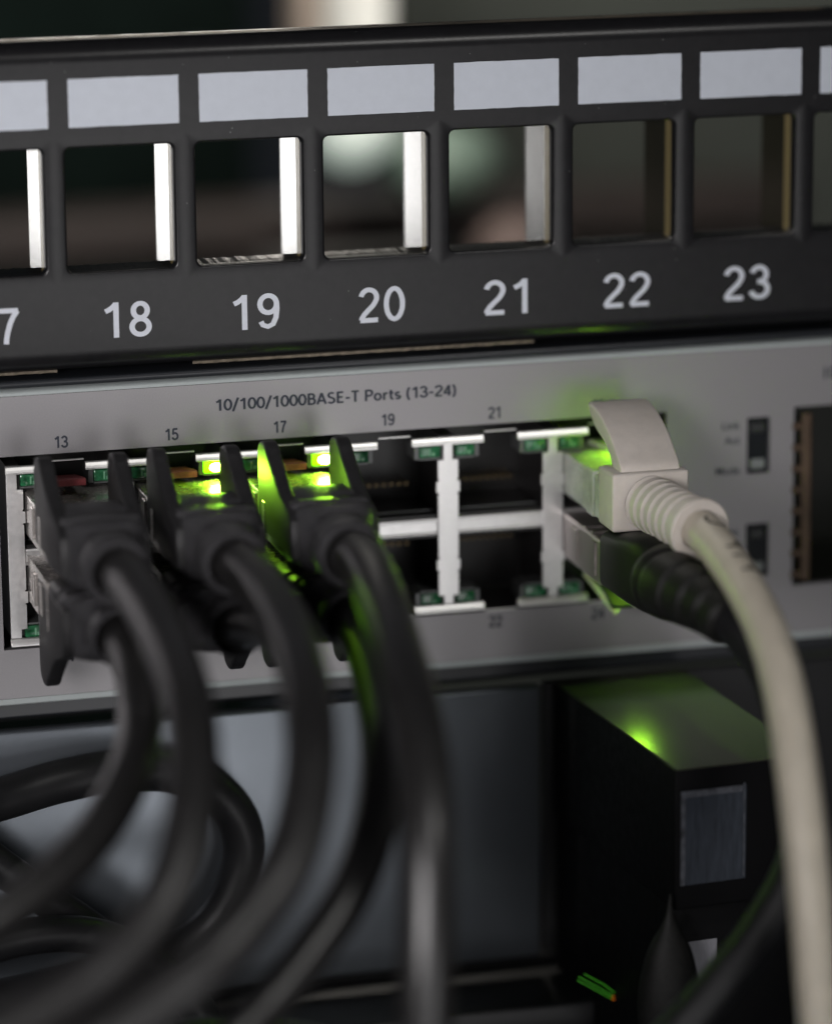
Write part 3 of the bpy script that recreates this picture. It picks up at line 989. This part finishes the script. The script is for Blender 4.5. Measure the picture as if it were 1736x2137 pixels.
def charcoal(n, label, pts, rend, latch=None, sag=0.0):
    row = 0 if n % 2 else 1
    px = JX + ((n - (19 if row == 0 else 20)) / 2) * 14.0
    zc = -37.1 if row == 0 else -46.4
    s = 1 if row == 0 else -1
    t = thing('network_cable', label, 'network cable', (px, 0, zc), 'network cables plugged into the switch')
    bm = bmesh.new()
    add_box(bm, px - 5.35, px + 5.35, -14.6, 6.0, zc - s * 3.3, zc + s * 2.1, 0.25, 2)
    p = link_mesh('plug', local(bm, t), 'plug', t)
    for yy in (-4.2, -9.4):
        for sx in (-1, 1):
            b6 = (px + sx * 5.42 - 0.14, px + sx * 5.42 + 0.14, yy - 1.6, yy, zc - s * 2.4, zc + s * 1.5)
            link_mesh('plug_clip', local(box(*b6, 0.06, 1), t), 'plug', p)
    if latch:
        bm = bmesh.new()
        za = zc + s * 3.2
        poly = [(3, za + s * 0.2), (-3.4, za + s * 1.25), (-4.0, za + s * 1.2), (-3.9, za + s * 0.4), (3, za - s * 0.1)]
        add_prism(bm, poly, px - 3.0, px + 1.6, 0.12)
        link_mesh('latch', local(bm, t), latch, p)
    # boot body: a squarish sleeve that narrows into a round collar
    bm = bmesh.new()
    q = 1.0 if row == 0 else 0.86
    secs = [(-13.2, 5.3, 3.75, 0, .15), (-13.8, 5.5, 3.95, 0, .18), (-18.6, 5.45, 4.0, 0, .22), (-19.0, 5.2, 3.7, 0, .24), (-19.7, 5.2, 3.7, 0, .25), (-20.1, 5.4, 4.0, 0, .28), (-21.8, 5.2, 4.0, 0, .35), (-22.2, 4.9, 3.65, 0, .4), (-22.9, 4.8, 3.65, 0, .45), (-23.3, 4.95, 4.0, -.1, .5), (-25.0, 4.5, 4.0, -.25, .75), (-25.5, 4.05, 3.6, -.3, .85), (-27.0, 3.95 * q, 3.8 * q, -.4, 1), (-28.2, 4.15 * q, 4.1 * q, -.5, 1),
            (-30.2, 4.2 * q, 4.2 * q, -.65, 1), (-31.0, 4.05 * q, 4.05 * q, -.7, 1), (-31.4, 3.6 * q, 3.6 * q, -.72, 1), (-31.2, 3.1, 3.1, -.72, 1), (-29.0, 2.9, 2.9, -.6, 1)]
    rings = []
    for (y, hx, hz, dz, rd) in secs:
        ring = []
        e = 2 / (2 + (1 - rd) * 6)
        for k in range(36):
            a = 2 * math.pi * k / 36
            ring.append(bm.verts.new((px + 0.15 * (-y - 13) / 10 + hx * math.copysign(abs(math.cos(a)) ** e, math.cos(a)), y, zc + s * dz + hz * math.copysign(abs(math.sin(a)) ** e, math.sin(a)))))
        rings.append(ring)
    for a, b in zip(rings[:-1], rings[1:]):
        for k in range(36):
            bm.faces.new((a[k], a[(k + 1) % 36], b[(k + 1) % 36], b[k]))
    bm.faces.new(rings[0])
    bmesh.ops.recalc_face_normals(bm, faces=bm.faces)
    bt = link_mesh('boot', local(bm, t), 'grey_rubber', t, smooth=True)
    for sx in (-1, 1):
        bm = bmesh.new()
        jit = random.uniform(-0.3, 0.25)
        add_prism(bm, [(y + jit, z + 0.6 * jit) for y, z in fin_poly(row, zc)], px + sx * 4.55 - 0.95, px + sx * 4.55 + 0.95, 0.4)
        link_mesh('boot_fin', local(bm, t), 'fin_rubber', bt, smooth=True)
    cs, _ = spline(pts, 10)
    link_mesh('cable_jacket', local(tube(cs, rend, 26), t), 'grey_jacket', t, smooth=True)
    return t


charcoal(13, 'charcoal cable in port 13 at the top left with a dark red latch showing',
         [(-39.8, -25, -37.3), (-39.5, -30.0, -37.8), (-38.7, -42.3, -39.2), (-38.6, -56.9, -41.5), (-39.1, -66.6, -44.1), (-40.4, -74.7, -48.1), (-42.5, -81.2, -52.7), (-45.7, -86.1, -57.7), (-50.5, -89.3, -62.4), (-57.2, -90.9, -66.3), (-66.0, -92.6, -69.4), (-77.8, -94.2, -72.1)],
         2.9, 'latch_red')
charcoal(15, 'charcoal cable in port 15 with the left one of the two bright lights above it',
         [(-25.8, -25, -37.3), (-25.6, -30.0, -37.8), (-24.9, -41.5, -38.5), (-25.3, -55.3, -39.5), (-26.7, -68.3, -41.7), (-28.3, -78.0, -45.5), (-30.5, -84.5, -50.3), (-33.5, -89.3, -54.7), (-37.7, -92.6, -58.4), (-43.1, -95.8, -61.9), (-49.0, -97.4, -65.3), (-56.3, -99.0, -68.6), (-68.8, -100.7, -72.9)],
         2.9, 'latch')
charcoal(17, 'charcoal cable in port 17 hanging straight down beside the empty ports',
         [(-11.8, -25, -37.3), (-11.6, -30, -37.8), (-11.4, -38.0, -38.2), (-12.3, -49.0, -40.4), (-13.4, -60.0, -43.3), (-14.3, -69.0, -46.7), (-15.3, -76.0, -51.1), (-16.4, -81.0, -56.4), (-17.3, -84.0, -62.9), (-18.1, -86.0, -70.3), (-18.8, -87.0, -80.2)],
         3.05, 'latch')
charcoal(14, 'charcoal cable from bottom row port 14 sweeping off past the left edge',
         [(-39.9, -25, -45.9), (-39.7, -29.5, -45.9), (-39.4, -37.5, -47.9), (-40.7, -45.6, -51.6), (-43.7, -55.3, -54.3), (-49.2, -63.4, -58.4), (-56.3, -69.9, -61.6), (-65.0, -74.7, -64.4), (-77.0, -78.0, -67.2)],
         2.6)
charcoal(16, 'charcoal cable from bottom row port 16 mostly hidden behind its neighbours',
         [(-25.9, -25, -45.9), (-25.6, -29.5, -45.8), (-24.0, -40.7, -43.2), (-22.9, -48.8, -44.6), (-23.6, -56.9, -47.1), (-24.5, -61.8, -51.2), (-26.7, -66.6, -56.8), (-30.3, -69.9, -63.1), (-36.6, -73.1, -69.1), (-44.5, -74.7, -73.7), (-55.2, -78.0, -76.8)],
         2.6)
charcoal(18, 'charcoal cable from bottom row port 18 just left of the straight hanging one',
         [(-11.9, -25, -45.9), (-11.7, -29.5, -45.9), (-12.0, -39.1, -47.7), (-13.3, -48.8, -50.7), (-14.9, -56.9, -53.4), (-17.0, -63.4, -57.0), (-19.7, -68.3, -61.3), (-23.2, -71.5, -66.1), (-27.9, -74.7, -70.3), (-33.6, -78.0, -74.6), (-39.7, -81.2, -77.8), (-49.9, -84.5, -82.3)],
         2.6)

# --- loose cables in front of the lower unit
lp, _ = spline([(-75, -10, -73.5), (-58.6, -10.0, -72.3), (-51.2, -8.0, -71.7), (-43.6, -6.0, -70.8), (-35.9, -5.0, -70.4), (-28.7, -4.0, -71.4), (-23.4, -3.5, -74.4), (-20.2, -3.5, -78.6), (-19.4, -3.5, -83.5), (-21.1, -3.5, -88.9), (-24.3, -3.5, -93.1), (-29.2, -4.0, -95.6), (-36.0, -5.0, -97.0), (-45.6, -7.0, -97.8), (-59.3, -9.0, -98.4), (-75, -10, -99)], 10)
o = link_mesh('loose_cable', tube(lp, 2.75, 26), 'black_jacket', None, smooth=True)
tag(o, 'thick black cable bent into a loop in front of the slate panel', 'cable', 'loose cables under the switch')
lp, _ = spline([(-75, -9, -63), (-58.2, -9, -74.5), (-51.0, -9, -80.6), (-45.5, -9, -85.4), (-39.9, -9, -90.1), (-34.9, -9, -94.9), (-30.5, -10, -100.2), (-26, -11, -108)], 10)
o = link_mesh('loose_cable', tube(lp, 2.3, 24), 'black_jacket', None, smooth=True)
tag(o, 'glossy black cable running diagonally down inside the black loop', 'cable', 'loose cables under the switch')
lp, _ = spline([(-75, -16, -91), (-60, -16, -89), (-50, -15, -87.5), (-42, -14.5, -88.2), (-36, -14.5, -91), (-31, -15, -95.5), (-27, -16, -102), (-25, -17, -110)], 10)
o = link_mesh('loose_cable', tube(lp, 2.3, 24), 'black_jacket', None, smooth=True)
tag(o, 'black cable arching over at the bottom left below the diagonal one', 'cable', 'loose cables under the switch')
lp, _ = spline([(-80, -40, -99.5), (-58, -42, -97), (-44, -44, -95), (-32, -45, -93.2), (-20, -46, -95.5), (-12, -46, -101), (-8, -46, -110)], 10)
o = link_mesh('loose_cable', tube(lp, 4.4, 26), 'grey_jacket', None, smooth=True)
tag(o, 'thick dark grey cable lying along the bottom left corner', 'cable', 'loose cables under the switch')

# ------------------------------------------------------------------ lower unit and its box
lu = thing('rack_unit', 'slate grey steel front of the rack unit below the switch', 'rack unit', (0, 3, -103))
bm = bmesh.new()
add_box(bm, -85, 21.3, 0.0, 2.0, -102.9, -65.6, 0.5, 3)
link_mesh('faceplate', local(bm, lu), 'lower', lu, smooth=True)
bm = bmesh.new()
add_box(bm, 21.75, 110, 0.6, 2.0, -102.9, -65.3, 0.4, 2)
link_mesh('blank_plate', local(bm, lu), 'lower_dark', lu)
bm = bmesh.new()
add_box(bm, -85, 110, 6, 30, -66, -63.5)
add_box(bm, -85, 110, 2.4, 30, -110, -103.6)
link_mesh('chassis', local(bm, lu), 'lower_dark', lu)
rs = link_mesh('rack_shelf', box(-85, 110, -13, 2.2, -108.5, -104.6, 0.6, 3), 'lower_dark', None, smooth=True)
tag(rs, 'dark steel shelf lip under the slate front at the bottom', 'shelf')

ANG = math.atan2(2.9, 40)
bx = thing('adapter_box', 'black box sticking out under the switch with a green shine on its top', 'adapter', (23.1, 0, -65.3), None, ANG)
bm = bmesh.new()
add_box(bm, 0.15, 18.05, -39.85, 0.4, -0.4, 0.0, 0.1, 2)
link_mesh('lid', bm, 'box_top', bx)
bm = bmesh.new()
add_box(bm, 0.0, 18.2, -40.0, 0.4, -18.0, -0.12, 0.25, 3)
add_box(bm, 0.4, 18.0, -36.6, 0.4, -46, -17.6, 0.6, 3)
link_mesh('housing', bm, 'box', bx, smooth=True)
bm = bmesh.new()
add_box(bm, 0.75, 9.4, -40.06, -39.8, -14.9, -2.9, 0.02, 1)
st = link_mesh('sticker', bm, 'sticker', bx)
for b6 in ((0.75, 1.35, -40.09, -39.8, -14.9, -2.9), (1.4, 8.9, -40.08, -39.8, -3.7, -2.9), (9.05, 9.2, -40.09, -39.8, -14.6, -2.6)):
    link_mesh('sticker_edge', box(*b6, 0.02, 1), 'sticker_rim', st)
link_mesh('sticker', box(0.75, 7.2, -36.72, -36.5, -31.6, -23.6, 0.02, 1), 'sticker_pale', bx)

# pointed black plug in front of the box
bm = bmesh.new()
secs = [(-80.5, 0.12, 0), (-82.5, 0.4, 0), (-84.5, 1.1, -.1), (-87, 2.5, -.2), (-90, 3.4, -.3), (-94, 3.9, -.4), (-98, 3.6, -.5), (-102, 2.9, -.5), (-106, 2.6, -.6)]
sp, _ = spline([(0, z, w, d) for z, w, d in secs], 4)
rings = []
for p in sp:
    z, w = p.y, p.z
    ring = []
    for k in range(28):
        a = 2 * math.pi * k / 28
        rr = 1.0 if math.sin(a) < 0 else 0.8
        ring.append(bm.verts.new((24.9 + (z + 80) * 0.012 + w * math.cos(a), -41.5 + w * 0.75 * rr * math.sin(a), z)))
    rings.append(ring)
for a, b in zip(rings[:-1], rings[1:]):
    for k in range(28):
        bm.faces.new((a[k], a[(k + 1) % 28], b[(k + 1) % 28], b[k]))
bm.faces.new(rings[0])
bm.faces.new(rings[-1])
bmesh.ops.recalc_face_normals(bm, faces=bm.faces)
o = link_mesh('cable_boot', bm, 'boot_matte', None, smooth=True)
tag(o, 'pointed leaf-shaped black cable boot in front of the box at the bottom', 'cable boot')

# thin emissive streaks standing in for LED light glinting near the shelf
fb = thing('led_glint', 'thin glowing green streaks of LED glint with orange ends at the bottom', 'glint', (20, -19, -99))
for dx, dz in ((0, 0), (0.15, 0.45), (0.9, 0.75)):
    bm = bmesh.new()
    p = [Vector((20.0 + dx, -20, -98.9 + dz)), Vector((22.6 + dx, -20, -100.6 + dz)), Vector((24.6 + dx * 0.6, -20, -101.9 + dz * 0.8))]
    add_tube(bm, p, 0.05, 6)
    st = link_mesh('streak', local(bm, fb), 'glint', fb)
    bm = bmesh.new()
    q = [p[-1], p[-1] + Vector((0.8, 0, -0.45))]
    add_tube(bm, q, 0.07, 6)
    link_mesh('streak_tip', local(bm, fb), 'glint_tip', st)

# ------------------------------------------------------------------ behind the rack (out of focus)
o = link_mesh('wall', box(66, 300, 238, 244, -170, 40, 0), 'wall')
tag(o, kind='structure')
o = link_mesh('cabinet', box(-34, 36, 225, 240, -170, 40, 2, 2), 'dark_wall')
tag(o, 'dark green cabinet blurred behind the left of the panel', 'cabinet')
o = link_mesh('rack_post', box(28.6, 33.0, 158, 168, -12, 40, 0.6, 2), 'taupe')
tag(o, 'narrow brownish upright blurred behind the panel, left of the white one', 'post', 'rear uprights')
o = link_mesh('rack_post', box(32.2, 48.0, 172, 182, -10, 40, 1, 2), 'post')
tag(o, 'bright white upright blurred behind the top of the panel', 'post', 'rear uprights')
o = link_mesh('cable_tray', box(-26, 130, 190, 205, -41.5, -33.2, 1.5, 2), 'brown')
tag(o, 'brown horizontal tray blurred behind the panel holes', 'tray')
o = link_mesh('shelf', box(20, 130, 200, 230, -62, -45, 1.5, 2), 'olive')
tag(o, 'olive shelf front blurred low behind the middle holes', 'shelf')


def bowl(name, c, r, depth, m, label, cat):
    bm = bmesh.new()
    bmesh.ops.create_uvsphere(bm, u_segments=28, v_segments=16, radius=1)
    for v in bm.verts:
        v.co = Vector((c[0] + v.co.x * r[0], c[1] + v.co.y * depth, c[2] + v.co.z * r[1]))
    o = link_mesh(name, bm, m, None, smooth=True)
    tag(o, label, cat)


bowl('glow_globe', (40.2, 170, -15.0), (8.2, 8.5), 8, 'pale_green', 'pale rounded globe with added glow, blurred behind hole 20', 'globe')
bowl('cup', (58.0, 175, -24.5), (10, 7.5), 8, 'dim_green', 'dull green rounded cap blurred behind hole 21', 'cap')
bowl('bag', (68.5, 165, -39.0), (8, 7.0), 8, 'pinkish', 'pinkish brown bundle blurred low behind hole 21', 'bundle')
